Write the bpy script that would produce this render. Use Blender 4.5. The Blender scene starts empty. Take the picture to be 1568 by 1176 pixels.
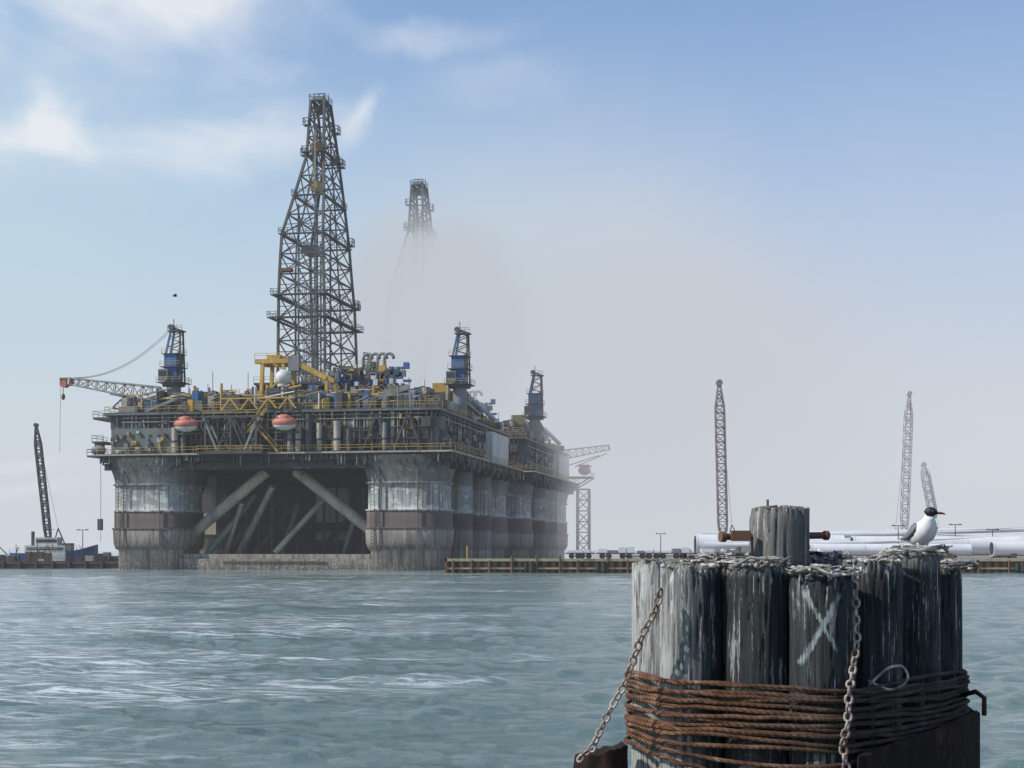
import bpy, math, random
import numpy as np
from mathutils import Vector, Matrix, noise
from mathutils.geometry import convex_hull_2d
random.seed(7); np.random.seed(7)
scene=bpy.context.scene
COL=scene.collection

# ---------------------------------------------------------------- node helpers
def new_mat(name):
    m=bpy.data.materials.new(name); m.use_nodes=True
    nt=m.node_tree; nt.nodes.clear()
    out=nt.nodes.new('ShaderNodeOutputMaterial')
    return m,nt,out
def N(nt,t,**kw):
    n=nt.nodes.new(t)
    for k,v in kw.items(): setattr(n,k,v)
    return n
def L(nt,a,b): nt.links.new(a,b)
def rgba(c): return (c[0],c[1],c[2],1.0)
def noise_tex(nt,vec,scale,detail=5,rough=.6,vscale=None):
    if vscale:
        mp=N(nt,'ShaderNodeMapping'); mp.inputs['Scale'].default_value=vscale
        L(nt,vec,mp.inputs['Vector']); vec=mp.outputs[0]
    n=N(nt,'ShaderNodeTexNoise'); n.inputs['Scale'].default_value=scale
    n.inputs['Detail'].default_value=detail; n.inputs['Roughness'].default_value=rough
    L(nt,vec,n.inputs['Vector']); return n.outputs['Fac']
def ramp(nt,fac,stops,interp='LINEAR'):
    r=N(nt,'ShaderNodeValToRGB'); cr=r.color_ramp; cr.interpolation=interp
    while len(cr.elements)<len(stops): cr.elements.new(.5)
    for e,(p,c) in zip(cr.elements,stops):
        e.position=p; e.color=rgba(c) if not isinstance(c,(int,float)) else (c,c,c,1)
    L(nt,fac,r.inputs['Fac']); return r.outputs['Color']
def mix(nt,f,a,b,mode='MIX'):
    m=N(nt,'ShaderNodeMix',data_type='RGBA',blend_type=mode)
    for s,v in ((0,f),(6,a),(7,b)):
        if isinstance(v,bpy.types.NodeSocket): L(nt,v,m.inputs[s])
        elif isinstance(v,(int,float)): m.inputs[s].default_value=v
        else: m.inputs[s].default_value=rgba(v)
    return m.outputs[2]
def M(nt,op,a,b=0.0,c=None,clamp=False):
    m=N(nt,'ShaderNodeMath',operation=op); m.use_clamp=clamp
    for i,v in enumerate((a,b,c)):
        if v is None: continue
        if isinstance(v,bpy.types.NodeSocket): L(nt,v,m.inputs[i])
        else: m.inputs[i].default_value=v
    return m.outputs[0]
def mrange(nt,v,a,b,c,d,smooth=False):
    m=N(nt,'ShaderNodeMapRange'); 
    if smooth: m.interpolation_type='SMOOTHSTEP'
    L(nt,v,m.inputs[0])
    for i,x in enumerate((a,b,c,d)): m.inputs[i+1].default_value=x
    return m.outputs[0]
def bsdf(nt,out,col,rough=.6,metal=0,bump=None,bs=.3,bd=.02,spec=None):
    p=N(nt,'ShaderNodeBsdfPrincipled')
    if isinstance(col,bpy.types.NodeSocket): L(nt,col,p.inputs['Base Color'])
    else: p.inputs['Base Color'].default_value=rgba(col)
    if isinstance(rough,bpy.types.NodeSocket): L(nt,rough,p.inputs['Roughness'])
    else: p.inputs['Roughness'].default_value=rough
    p.inputs['Metallic'].default_value=metal
    if spec is not None: p.inputs['Specular IOR Level'].default_value=spec
    if bump is not None:
        b=N(nt,'ShaderNodeBump'); b.inputs['Strength'].default_value=bs; b.inputs['Distance'].default_value=bd
        L(nt,bump,b.inputs['Height']); L(nt,b.outputs[0],p.inputs['Normal'])
    L(nt,p.outputs[0],out.inputs['Surface']); return p

def paint(name,c,rust=.3,rough=.6,sc=.5,dirt=.5):
    m,nt,out=new_mat(name)
    tc=N(nt,'ShaderNodeTexCoord').outputs['Object']
    n1=noise_tex(nt,tc,sc,8,.7,(1,1,.25))
    n2=noise_tex(nt,tc,sc*6,6,.65,(1,1,.15))
    dark=tuple(x*(1-dirt) for x in c); lite=tuple(min(1,x*1.25+.01) for x in c)
    col=ramp(nt,n1,[(.3,dark),(.5,c),(.7,lite)])
    rm=ramp(nt,n2,[(.58-.12*rust,0.0),(.72-.1*rust,1.0)])
    f=M(nt,'MULTIPLY',rm,rust)
    col=mix(nt,f,col,(.12,.055,.03))
    bsdf(nt,out,col,rough,0,n2,.2,.02); return m

def hull_mat():
    m,nt,out=new_mat('hull_paint_bands')
    tc=N(nt,'ShaderNodeTexCoord').outputs['Object']
    sp=N(nt,'ShaderNodeSeparateXYZ'); L(nt,tc,sp.inputs[0])
    streak=noise_tex(nt,tc,1.8,7,.75,(1,1,.05)); streak2=noise_tex(nt,tc,.6,6,.7,(1,1,.12))
    fine=noise_tex(nt,tc,2.2,8,.75); big=noise_tex(nt,tc,.3,6,.65)
    zz=M(nt,'ADD',sp.outputs['Z'],M(nt,'MULTIPLY',M(nt,'SUBTRACT',fine,.5),1.8))
    z=M(nt,'DIVIDE',zz,22)
    def r(v): return v/22
    col=ramp(nt,z,[(0,(.06,.062,.052)),(r(.8),(.18,.17,.15)),(r(3.2),(.33,.315,.28)),(r(3.7),(.15,.13,.11)),(r(5.2),(.28,.255,.23)),
        (r(6.9),(.30,.28,.255)),(r(7.3),(.13,.11,.105)),(r(8.4),(.085,.07,.07)),(r(10.1),(.12,.10,.10)),(r(10.4),(.68,.69,.66)),(r(10.8),(.50,.52,.50)),
        (r(11.3),(.34,.375,.365)),(r(15.0),(.32,.355,.345)),(r(15.5),(.16,.185,.175)),(r(20),(.10,.115,.11))])
    barn=mrange(nt,sp.outputs['Z'],6.5,1.5,0,1)
    bn=ramp(nt,noise_tex(nt,tc,2.6,9,.8),[(.48,0.0),(.6,1.0)])
    col=mix(nt,M(nt,'MULTIPLY',M(nt,'MULTIPLY',barn,bn),.8),col,(.50,.48,.43))
    pt=ramp(nt,noise_tex(nt,tc,.45,4,.6,(1,1,2.0)),[(.54,0.0),(.56,1.0)])
    hi=M(nt,'MULTIPLY',mrange(nt,sp.outputs['Z'],10.4,10.6,0,1),mrange(nt,sp.outputs['Z'],14.6,15.2,1,.15))
    col=mix(nt,M(nt,'MULTIPLY',M(nt,'MULTIPLY',pt,hi),.7),col,(.66,.69,.67))
    br=N(nt,'ShaderNodeTexBrick'); 
    mp=N(nt,'ShaderNodeMapping'); mp.inputs['Rotation'].default_value=(math.radians(90),0,0); L(nt,tc,mp.inputs[0]); L(nt,mp.outputs[0],br.inputs['Vector'])
    br.inputs['Scale'].default_value=.37; br.inputs['Mortar Size'].default_value=.008
    br.inputs['Color1'].default_value=(1,1,1,1); br.inputs['Color2'].default_value=(.88,.88,.88,1); br.inputs['Mortar'].default_value=(.7,.7,.7,1)
    col=mix(nt,.45,col,br.outputs['Color'],'MULTIPLY')
    sf=ramp(nt,streak,[(.47,0.0),(.62,.8)])
    col=mix(nt,sf,col,(.095,.066,.045))
    sf=ramp(nt,streak2,[(.50,0.0),(.70,.8)])
    col=mix(nt,sf,col,(.07,.056,.045))
    rs=M(nt,'MULTIPLY',ramp(nt,noise_tex(nt,tc,2.6,7,.8,(1,1,.10)),[(.53,0.0),(.64,.85)]),ramp(nt,big,[(.42,0.0),(.55,1.0)]))
    col=mix(nt,rs,col,(.19,.088,.042))
    bsdf(nt,out,col,.8,0,fine,.4,.1); return m

MD=paint('dark_steel',(.052,.056,.057),.45)
MG=paint('grey_paint',(.18,.197,.19),.4)
MW=paint('white_paint_weathered',(.54,.55,.52),.35)
MY=paint('yellow_paint',(.47,.30,.05),.35,dirt=.35)
MB_=paint('blue_paint',(.022,.10,.25),.2,dirt=.35)
MR=paint('orange_red_paint',(.42,.14,.09),.3)
MT=paint('tan_paint',(.37,.335,.27),.4)
MRu=paint('rusty_steel',(.13,.065,.04),.8)
MH=hull_mat()
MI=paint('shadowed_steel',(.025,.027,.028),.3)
MGG=paint('green_grey_paint',(.115,.135,.125),.45)
MGl,nt,out=new_mat('window_glass'); bsdf(nt,out,(.02,.03,.04),.08)
RM=[MD,MG,MW,MY,MB_,MR,MT,MRu,MH,MI,MGG,MGl]
D,G,W,Y_,B_,R_,T_,RU,H_,I_,GG,GL=range(12)

# ---------------------------------------------------------------- mesh builder
class MBd:
    def __init__(s): s.V=[];s.F=[];s.Mi=[];s.S=[]
    def add(s,vs,fs,m,sm=False):
        o=len(s.V); s.V.extend([tuple(v) for v in vs])
        for f in fs: s.F.append([i+o for i in f]); s.Mi.append(m); s.S.append(sm)
    def frame(s,a,b):
        a=Vector(a);b=Vector(b);d=(b-a)
        if d.length<1e-6: d=Vector((0,0,1))
        d.normalize()
        up=Vector((0,0,1)) if abs(d.z)<.95 else Vector((0,1,0))
        x=d.cross(up).normalized(); y=x.cross(d).normalized()
        return a,b,d,x,y
    def beam(s,a,b,w,m,h=None):
        h=h or w; a,b,d,x,y=s.frame(a,b); w/=2;h/=2
        vs=[p+x*i*w+y*j*h for p in (a,b) for i,j in ((-1,-1),(1,-1),(1,1),(-1,1))]
        s.add(vs,[(0,1,5,4),(1,2,6,5),(2,3,7,6),(3,0,4,7),(3,2,1,0),(4,5,6,7)],m)
    def cyl(s,a,b,r,m,r1=None,n=12,caps=True):
        r1=r if r1 is None else r1
        a,b,d,x,y=s.frame(a,b); vs=[]
        for p,rr in ((a,r),(b,r1)):
            for k in range(n):
                t=2*math.pi*k/n; vs.append(p+x*rr*math.cos(t)+y*rr*math.sin(t))
        s.add(vs,[(k,(k+1)%n,n+(k+1)%n,n+k) for k in range(n)],m,True)
        if caps:
            s.add(vs,[tuple(range(n-1,-1,-1)),tuple(range(n,2*n))],m)
    def box(s,x0,x1,y0,y1,z0,z1,m):
        vs=[(x,y,z) for z in (z0,z1) for x,y in ((x0,y0),(x1,y0),(x1,y1),(x0,y1))]
        s.add(vs,[(3,2,1,0),(4,5,6,7),(0,1,5,4),(1,2,6,5),(2,3,7,6),(3,0,4,7)],m)
    def sphere(s,c,r,m,seg=16,rings=10):
        if not hasattr(r,'__len__'): r=(r,r,r)
        vs=[];fs=[]
        for i in range(rings+1):
            ph=math.pi*i/rings
            for j in range(seg):
                th=2*math.pi*j/seg
                vs.append((c[0]+r[0]*math.sin(ph)*math.cos(th),c[1]+r[1]*math.sin(ph)*math.sin(th),c[2]+r[2]*math.cos(ph)))
        for i in range(rings):
            for j in range(seg):
                a=i*seg+j;b=i*seg+(j+1)%seg
                fs.append((a,a+seg,b+seg,b))
        s.add(vs,fs,m,True)
    def tube(s,pts,r,m,n=8,closed=False,flat=1.0):
        pts=[Vector(p) for p in pts]; K=len(pts); vs=[]
        prev=None
        for i,p in enumerate(pts):
            if closed: d=pts[(i+1)%K]-pts[i-1]
            else: d=pts[min(i+1,K-1)]-pts[max(i-1,0)]
            if d.length<1e-9: d=Vector((0,0,1))
            d.normalize()
            if prev is None:
                up=Vector((0,0,1)) if abs(d.z)<.9 else Vector((0,1,0))
                x=d.cross(up).normalized()
            else:
                x=(prev-d*prev.dot(d)).normalized()
            prev=x; y=d.cross(x)
            rr=r[i] if hasattr(r,'__len__') else r
            for k in range(n):
                t=2*math.pi*k/n; vs.append(p+x*rr*flat*math.cos(t)+y*rr*math.sin(t))
        fs=[]
        for i in range(K if closed else K-1):
            j=(i+1)%K
            for k in range(n): fs.append((i*n+k,i*n+(k+1)%n,j*n+(k+1)%n,j*n+k))
        if not closed: fs.append(tuple(range(n-1,-1,-1))); fs.append(tuple((K-1)*n+k for k in range(n)))
        s.add(vs,fs,m,True)
    def loft(s,secs,m,smooth=True,caps=True):
        n=len(secs[0]); vs=[v for sec in secs for v in sec]; fs=[]
        for i in range(len(secs)-1):
            for k in range(n): fs.append((i*n+k,i*n+(k+1)%n,(i+1)*n+(k+1)%n,(i+1)*n+k))
        s.add(vs,fs,m,smooth)
        if caps: s.add(secs[0],[tuple(range(n-1,-1,-1))],m); s.add(secs[-1],[tuple(range(n))],m)
    def lattice(s,a,b,w0,w1,nb,t,m,m2=None,mid=None):
        m2=m if m2 is None else m2
        a,b,d,x,y=s.frame(a,b)
        def corners(f):
            if mid is not None:
                w=w0+(mid-w0)*min(1,f/.12) if f<.12 else (mid if f<.85 else mid+(w1-mid)*(f-.85)/.15)
            else: w=w0+(w1-w0)*f
            p=a.lerp(b,f)
            return [p+x*i*w/2+y*j*w/2 for i,j in ((-1,-1),(1,-1),(1,1),(-1,1))]
        for k in range(nb):
            c0=corners(k/nb);c1=corners((k+1)/nb)
            for i in range(4):
                s.beam(c0[i],c1[i],t*1.5,m)
                s.beam(c0[i],c0[(i+1)%4],t,m2)
                if k%2: s.beam(c0[i],c1[(i+1)%4],t,m2)
                else: s.beam(c0[(i+1)%4],c1[i],t,m2)
        c1=corners(1)
        for i in range(4): s.beam(c1[i],c1[(i+1)%4],t*1.5,m)
    def rail(s,pts,m,h=1.1,t=.07,step=2.0):
        for a,b in zip(pts[:-1],pts[1:]):
            a=Vector(a);b=Vector(b);n=max(1,int((b-a).length/step))
            for k in range(n+1):
                p=a.lerp(b,k/n); s.beam(p,p+Vector((0,0,h)),t,m)
            for hh in (h,h*.55): s.beam(a+Vector((0,0,hh)),b+Vector((0,0,hh)),t,m)
    def build(s,name,mats,parent=None,auto=False):
        me=bpy.data.meshes.new(name); me.from_pydata(s.V,[],s.F)
        for mm in mats: me.materials.append(mm)
        me.polygons.foreach_set('material_index',s.Mi); me.polygons.foreach_set('use_smooth',s.S)
        me.update(); o=bpy.data.objects.new(name,me); COL.objects.link(o)
        if parent: o.parent=parent
        return o
def empty(name,loc=(0,0,0),rz=0):
    e=bpy.data.objects.new(name,None); e.location=loc; e.rotation_euler=(0,0,rz); e.empty_display_size=1; COL.objects.link(e); return e

# ================================================================= OIL RIG
def build_rig_parts():
    parts=[]
    rnd=random.Random(11)
    b=MBd()
    def sec(cu,cv,hw,z,n=40,e=4.0):
        r=[]
        for k in range(n):
            t=2*math.pi*k/n; c=math.cos(t);s_=math.sin(t)
            r.append((cu+hw*math.copysign(abs(c)**(2/e),c),cv+hw*math.copysign(abs(s_)**(2/e),s_),z))
        return r
    prof=[(-6,6.3),(3.4,6.3),(3.7,6.75),(4.6,7.05),(7.2,7.15),(7.5,6.95),(10.2,6.95),(10.5,6.7),(15.0,6.7),(16.5,7.0),(19.8,8.0)]
    for cu,cv in ((0,0),(47,0),(5,50),(47,50)):
        b.loft([sec(cu,cv,w,z) for z,w in prof],H_)
        for zz in (7.3,10.4,15.1):
            b.loft([sec(cu,cv,7.12 if zz>8 else 7.3,zz-.12),sec(cu,cv,7.12 if zz>8 else 7.3,zz+.12)],H_)
        for du in (-3.5,3.2):
            b.cyl((cu+du,cv-7.2,3.8),(cu+du,cv-7.2,19.5),.11,GG if du>0 else D,n=6)
        for z in np.arange(4,19,.6): b.beam((cu-5.1,cv-6.95,z),(cu-4.5,cv-6.95,z),.07,D)
        b.beam((cu-5.1,cv-6.95,4),(cu-5.1,cv-7.2,19.5),.09,D); b.beam((cu-4.5,cv-6.95,4),(cu-4.5,cv-7.2,19.5),.09,D)
    for cu,cv,r in ((52,16,2.6),(52,33,2.6),(-1,25,4.4),(24,50,4.6)):
        b.cyl((cu,cv,-4),(cu,cv,19.8),r,H_,n=28)
    b.box(-3.2,2.5,20.4,20.8,6.5,18.5,T_)
    def pont(u0,u1,v0,v1):
        ch=.7
        b.box(u0,u1,v0,v1,-5,1.9,H_)
        b.box(u0+ch,u1-ch,v0+ch,v1-ch,1.9,2.75,H_)
    pont(5.5,41.5,-4.5,3.5); pont(5.5,41.5,46,54); pont(-4,4,6,44); pont(43,51,6,44)
    b.beam((14,-4.6,1.4),(33,-4.6,1.4),.25,RU); 
    parts.append(('hull',b))
    b=MBd()
    for v in (0,24,50):
        r=1.0 if v==0 else .85
        b.cyl((4,v,4.5),(20.5,v,17.6),r,T_ if v==0 else D,n=14)
        b.cyl((43,v,4.5),(26,v,17.6),r,T_ if v==0 else D,n=14)
        b.cyl((16,v+6,13.5),(9,v,2.5),.55,G,n=10); b.cyl((30,v+6,13.5),(22,v,3),.5,T_ if v==0 else D,n=10)
    for u in (0,47):
        b.cyl((u,4,4.5),(u,22,18),.9,D,n=12); b.cyl((u,46,4.5),(u,28,18),.9,D,n=12)
    b.cyl((20.5,3,15),(12.0,8,2.6),.6,T_,n=10); b.cyl((15,2,12),(10.5,5,2.6),.45,T_,n=10)
    b.cyl((36,3,9),(33,6,2.6),.5,G,n=10); b.cyl((23,10,12),(19,12,2.6),.5,GG,n=10)
    b.cyl((0,25,8),(47,25,8),.8,D,n=12); b.cyl((5,50,12),(47,50,12),.9,D,n=12)
    for u in np.arange(9,42,2.6):
        b.cyl((u,20,-1),(u,20,19),.28,D if rnd.random()<.7 else GG,n=7)
    for u in np.arange(8,44,3.4): b.cyl((u,38,-1),(u,38,19),.5,I_,n=8)
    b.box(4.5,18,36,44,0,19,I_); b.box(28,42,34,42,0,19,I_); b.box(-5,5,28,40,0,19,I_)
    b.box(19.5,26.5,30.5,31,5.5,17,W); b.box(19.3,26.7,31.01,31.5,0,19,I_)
    parts.append(('bracing',b))
    b=MBd()
    U0,U1,V0,V1=-8.3,56.5,-8,57
    b.box(U0,U1,V0,V1,20.0,20.5,D)
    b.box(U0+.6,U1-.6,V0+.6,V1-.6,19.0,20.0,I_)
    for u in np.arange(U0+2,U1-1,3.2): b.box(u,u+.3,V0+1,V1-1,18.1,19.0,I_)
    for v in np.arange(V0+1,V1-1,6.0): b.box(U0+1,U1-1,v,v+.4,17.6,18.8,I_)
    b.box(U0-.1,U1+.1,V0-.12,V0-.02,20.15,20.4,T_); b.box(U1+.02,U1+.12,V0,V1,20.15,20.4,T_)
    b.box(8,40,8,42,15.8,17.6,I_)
    b.box(-5,52.5,-2.5,53,20.5,27.3,I_)
    b.box(-7.4,54,-6.8,55,27.3,27.9,D); b.box(-7.5,54.1,-6.95,-6.83,27.4,27.7,GG); b.box(54.02,54.14,-6.8,55,27.4,27.7,GG)
    b.box(-6,5.5,-7,-2.5,20.5,25,GG); b.box(-6.6,2.5,-6,-2.5,25,27.3,D)
    b.box(43,53.5,-6.2,-2.5,20.5,24.6,GG)
    for u in np.arange(-5.2,5,1.6):
        b.box(u,u+.5,-7.06,-7.0,23.4,23.9,GL)
        if rnd.random()<.6: b.box(u,u+.5,-7.06,-7.0,21.4,22.0,GL)
    for i in range(26):
        u=rnd.uniform(-6,4.6); z=rnd.uniform(20.6,24.2); b.box(u,u+rnd.uniform(.2,.9),-7.5,-7.08,z,z+rnd.uniform(.3,1.1),rnd.choice([D,G,T_,RU,Y_,W]))
    u=-5
    while u<53:
        b.beam((u,-6.6,20.5),(u,-6.6,27.3),.3,rnd.choice([D,D,D,GG,T_,GG]))
        if rnd.random()<.4: b.beam((u,-6.5,20.6),(u+3.2,-6.5,27.2),.2,D)
        u+=rnd.uniform(1.3,2.8)
    v=-5
    while v<55:
        b.beam((53.8,v,20.5),(53.8,v,27.3),.32,rnd.choice([D,D,G,T_]))
        if rnd.random()<.4: b.beam((53.6,v,20.6),(53.6,v+3,27.2),.22,D)
        v+=rnd.uniform(1.8,3.4)
    for i in range(1000):
        front=rnd.random()<.6
        t=rnd.uniform(-5,52); z=rnd.uniform(20.5,26); sm=rnd.random()<.7
        w=rnd.uniform(.2,1.2) if sm else rnd.uniform(.8,3.0); h=rnd.uniform(.2,1.0) if sm else rnd.uniform(.5,2.4); dd=rnd.uniform(.5,2.2)
        m=rnd.choice([D,D,G,GG,GG,I_,D,T_,D,B_ if sm else D,Y_ if sm else T_,RU,G,I_,RU,W if sm else D,Y_ if sm else D,I_])
        z1=min(z+h,27.2)
        if front: y=-2.5-rnd.uniform(0,3.6); b.box(t,t+w,y-dd*.5,y,z,z1,m)
        else: x=52.5+rnd.uniform(0,1.2)-.4; b.box(x,x+dd*.5,t,t+w,z,z1,m)
    for z in (23.9,):
        b.box(6,42,-7.2,-2.5,z,z+.15,D); b.rail([(6,-7.2,z),(42,-7.2,z)],D,1.0)
    for u,m,r in ((6.3,T_,.6),(7.9,GG,.5),(16.8,D,.4),(27.5,G,.5),(29,T_,.55),(30.9,D,.6),(32.8,T_,.5),(36,T_,.65),(38.2,D,.6),(44.5,G,.4)):
        b.cyl((u,-7.4,20.6),(u,-7.4,rnd.uniform(24,27.0)),r,m,n=12)
        b.cyl((u,-7.4,22.4),(u,-7.4,22.7),r*1.2,D,n=12)
    for z in (21.2,22.6,24.6,26.1,26.8):
        b.cyl((-4,-6.9,z),(52,-6.9,z),.1,rnd.choice([G,D,D]),n=6)
        b.cyl((54.0,-5,z),(54.0,53,z),.1,rnd.choice([G,D,T_]),n=6)
    for i in range(150):
        u=rnd.uniform(-5,52); z=rnd.uniform(20.6,25)
        b.cyl((u,-6.7,z),(u,-6.7,min(z+rnd.uniform(1,5),27.2)),rnd.uniform(.05,.16),rnd.choice([G,D,D,T_,Y_,RU,D,W]),n=6)
    for i in range(110):
        u=rnd.uniform(U0,U1); hgt=rnd.uniform(.4,2.0)
        b.beam((u,V0+.3,20-hgt),(u,V0+.3,20),rnd.uniform(.08,.3),rnd.choice([D,I_,I_,G]))
        v=rnd.uniform(V0,V1); b.beam((U1-.3,v,20-hgt),(U1-.3,v,20),rnd.uniform(.08,.3),rnd.choice([D,I_,G]))
    for u0,u1 in ((12.4,22.5),):
        for q in (-9.5,-7.2):
            b.beam((u0,q,26.6),(u1,q,26.6),.35,D); b.beam((u0+1,q,20.6),(u1-1.4,q,20.6),.35,D)
            b.beam((u0,q,26.6),(u0+2.6,q,20.6),.35,G); b.beam((u1,q,26.6),(u1-2.6,q,20.6),.35,G)
            b.beam((u0+.4,q,26.6),(u0+.4,q,20.6),.35,D); b.beam((u1-.4,q,26.6),(u1-.4,q,20.6),.35,D)
            b.beam(((u0+u1)/2,q,26.6),((u0+u1)/2,q,20.6),.3,D); b.beam((u0+2.6,q,20.6),((u0+u1)/2,q,26.6),.22,D);b.beam((u1-2.6,q,20.6),((u0+u1)/2,q,26.6),.22,D)
        for u in np.linspace(u0,u1,5): b.beam((u,-9.5,26.6),(u,-7,26.6),.25,D)
    b.rail([(12.4,-9.6,26.7),(22.5,-9.6,26.7)],Y_,1.0)
    for q0 in (40.5,46):
        b.beam((q0,-7.3,20.6),(q0+2.5,-7.3,26.8),.28,D); b.beam((q0+5,-7.3,20.6),(q0+2.5,-7.3,26.8),.28,D)
    b.box(11.5,23.5,-10.4,-6.8,20.1,20.5,D); b.rail([(11.5,-10.4,20.5),(23.5,-10.4,20.5)],Y_,1.0)
    b.rail([(U0,V0,20.5),(U1,V0,20.5),(U1,V1,20.5)],Y_,1.05,.065); b.rail([(U0,V1,20.5),(U0,V0,20.5)],Y_,1.05)
    b.rail([(-7.4,-6.8,27.9),(54,-6.8,27.9),(54,55,27.9)],Y_,1.05,.065); b.rail([(-7.4,55,27.9),(-7.4,-6.8,27.9)],Y_,1.05)
    b.box(-11,-7.4,-4,4,27.0,27.4,D); b.rail([(-7.4,-4,27.4),(-11,-4,27.4),(-11,4,27.4)],G)
    b.box(-10.2,-8,-6,0,22.6,22.9,D); b.rail([(-8,-6,22.9),(-10.2,-6,22.9),(-10.2,0,22.9)],G)
    b.cyl((-9.2,-5,20.5),(-9.2,-5,22.6),.9,RU,n=12); b.sphere((-8.9,-6,21.3),(1.4,.9,.9),G)
    b.box(-10.4,-8,-7.5,-3,20.0,20.3,D); b.rail([(-8,-7.5,20.3),(-10.4,-7.5,20.3),(-10.4,-3,20.3)],D)
    b.beam((-8,-7,20),(-8,-7,5),.06,D); b.box(-8.5,-7.7,-7.3,-6.7,7,9,D)
    for u0,z0,u1,z1 in ((20,24.0,23.2,27.9),(25.5,20.5,22.4,24)):
        b.beam((u0,-8.2,z0),(u1,-8.2,z1),.25,Y_); b.beam((u0,-7.3,z0),(u1,-7.3,z1),.25,Y_)
        b.beam((u0,-8.2,z0+1),(u1,-8.2,z1+1),.09,Y_)
    for u in (15,18.5,22,25.5):
        b.beam((u,-7.6,27.9),(u+1.6,-7.6,29.9),.24,Y_); b.beam((u+1.6,-7.6,29.9),(u+3.2,-7.6,27.9),.24,Y_)
    b.beam((15,-7.6,29.9),(28.5,-7.6,29.9),.22,Y_)
    parts.append(('deck_structure',b))
    b=MBd()
    for u in (9.2,27.2):
        b.sphere((u,-9.3,25.4),(2.3,1.5,1.05),R_,20,10); b.sphere((u-.2,-9.3,26.0),(1.5,1.15,.85),R_,16,8)
        b.sphere((u,-9.3,25.0),(2.1,1.3,.95),W,20,10); b.box(u-1.2,u+.9,-10.28,-9,26.0,26.3,GL)
        for q in (-1.5,1.5):
            b.beam((u+q,-7,27.8),(u+q,-9.6,27.8),.22,D); b.beam((u+q,-9.3,27.8),(u+q,-9.3,26.4),.08,D)
        b.box(u-2.2,u+2.2,-8.5,-7,23.7,23.9,D)
    parts.append(('lifeboats',b))
    b=MBd()
    b.sphere((58.5,52,23.6),(1.6,2.8,1.2),R_,20,10); b.box(54,60.5,48,56,21.6,21.9,D); b.rail([(60.5,48,21.9),(60.5,56,21.9)],R_); b.beam((54,49,17.9),(60.3,49,21.6),.3,RU); b.beam((54,55,17.9),(60.3,55,21.6),.3,RU)
    b.box(57,60,49,55,24.6,24.9,R_)
    b.lattice((57.5,57,2.5),(57.5,57,19),3,3,6,.22,D)
    b.lattice((50,50,27),(64.5,54,29.5),2.6,1.2,9,.14,G,T_); b.beam((52,50,24),(62,54,27.5),.3,T_); b.beam((56,52,24.5),(64,54,28),.25,G)
    b.cyl((49,50,21),(49,50,28),1.3,G,n=16)
    parts.append(('aft_station',b))
    b=MBd()
    for i in range(760):
        u=rnd.uniform(-6,52); v=rnd.uniform(-6,48) if i%2 else rnd.uniform(-6,8); sm=rnd.random()<.6; w=rnd.uniform(.3,1.3) if sm else rnd.uniform(.8,3.5); l=rnd.uniform(.5,3.5)
        h=rnd.uniform(.4,3.0) if v<12 or u>40 else rnd.uniform(1,5)
        m=rnd.choice([D,D,G,GG,D,RU if sm else GG,GG,B_,Y_ if sm else B_,Y_ if sm else G,T_,D,W if sm else G,W if sm else D])
        b.box(u,u+w,v,v+l,27.9,27.9+h+rnd.choice([0,0,1.2]) ,m)
        if rnd.random()<.35: b.rail([(u,v,27.9+h),(u+w,v,27.9+h)],rnd.choice([Y_,G]),.9,.06,1.2)
    for i in range(240):
        u=rnd.uniform(-6,53); v=rnd.uniform(-6,45)
        b.cyl((u,v,27.9),(u,v,27.9+rnd.uniform(1.5,5.0)),rnd.uniform(.05,.3),rnd.choice([D,G,W,Y_,D,T_,D,Y_]),n=7)
    for i in range(130):
        u=rnd.uniform(-6,48); v=rnd.uniform(-6,2); z=rnd.uniform(28.5,31.5); b.cyl((u,v,z),(u+rnd.uniform(1,6),v,z+rnd.choice([0,0,1])),rnd.uniform(.06,.18),rnd.choice([D,G,Y_,T_,D,Y_,W]),n=6)
    for k in range(8):
        u=6.5+k*.75; b.cyl((u,2,27.9),(u,2,33.0-(k%3)*.5),.22,G,n=8); 
    b.box(6,13,1.5,6,27.9,31.6,G); b.box(0.5,6,3,9,27.9,32,GG); b.box(13,17,4,9,27.9,30.4,GG)
    b.box(-5.5,0,1,8,27.9,31,GG)
    for u,v,r,m in ((3,-4,.9,G),(9,-4.5,.9,Y_),(33,-4,.9,Y_),(36,-4,.7,GG),(44,-4.3,1.0,GG),(17,-4,.8,Y_)):
        b.cyl((u,v,27.9),(u,v,29.6),r,m,n=16); b.sphere((u,v,29.6),(r,r,r*.5),m,16,6); b.cyl((u,v,30),(u,v,30.6),.12,D,n=6)
    for v in (2,7):
        for u in (18.5,23.2):
            b.beam((u,v,27.9),(u+(.5 if u<20 else -.3),v,37.4),.6,Y_)
        b.beam((17.6,v,37.5),(24.8,v,37.5),.8,Y_)
        b.beam((18.5,v,31),(23.2,v,34.8),.3,Y_)
        b.beam((24.8,v,37.3),(31,v,34.2),.75,Y_); b.beam((31,v,34.2),(31,v,28),.5,Y_)
    b.beam((18.5,2,37.5),(18.5,7,37.5),.8,Y_); b.beam((24,2,37.5),(24,7,37.5),.8,Y_)
    b.box(19.6,22.0,2.4,6.4,38.0,38.7,Y_); b.box(24,26,1.4,3,35.6,38.3,G); b.rail([(17.6,1.5,38),(24.8,1.5,38)],Y_,.9)
    b.beam((22.4,-5,28),(22.4,-5,32.4),.4,Y_); b.box(21,25,-6,-4,29.9,30.1,Y_)
    b.cyl((24.4,-2,27.9),(24.4,-2,32.6),.45,W,n=12); b.cyl((24.4,-2,32.4),(24.4,-2,32.8),1.1,W,n=16); b.sphere((24.4,-2,34.0),1.45,W,24,16)
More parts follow.
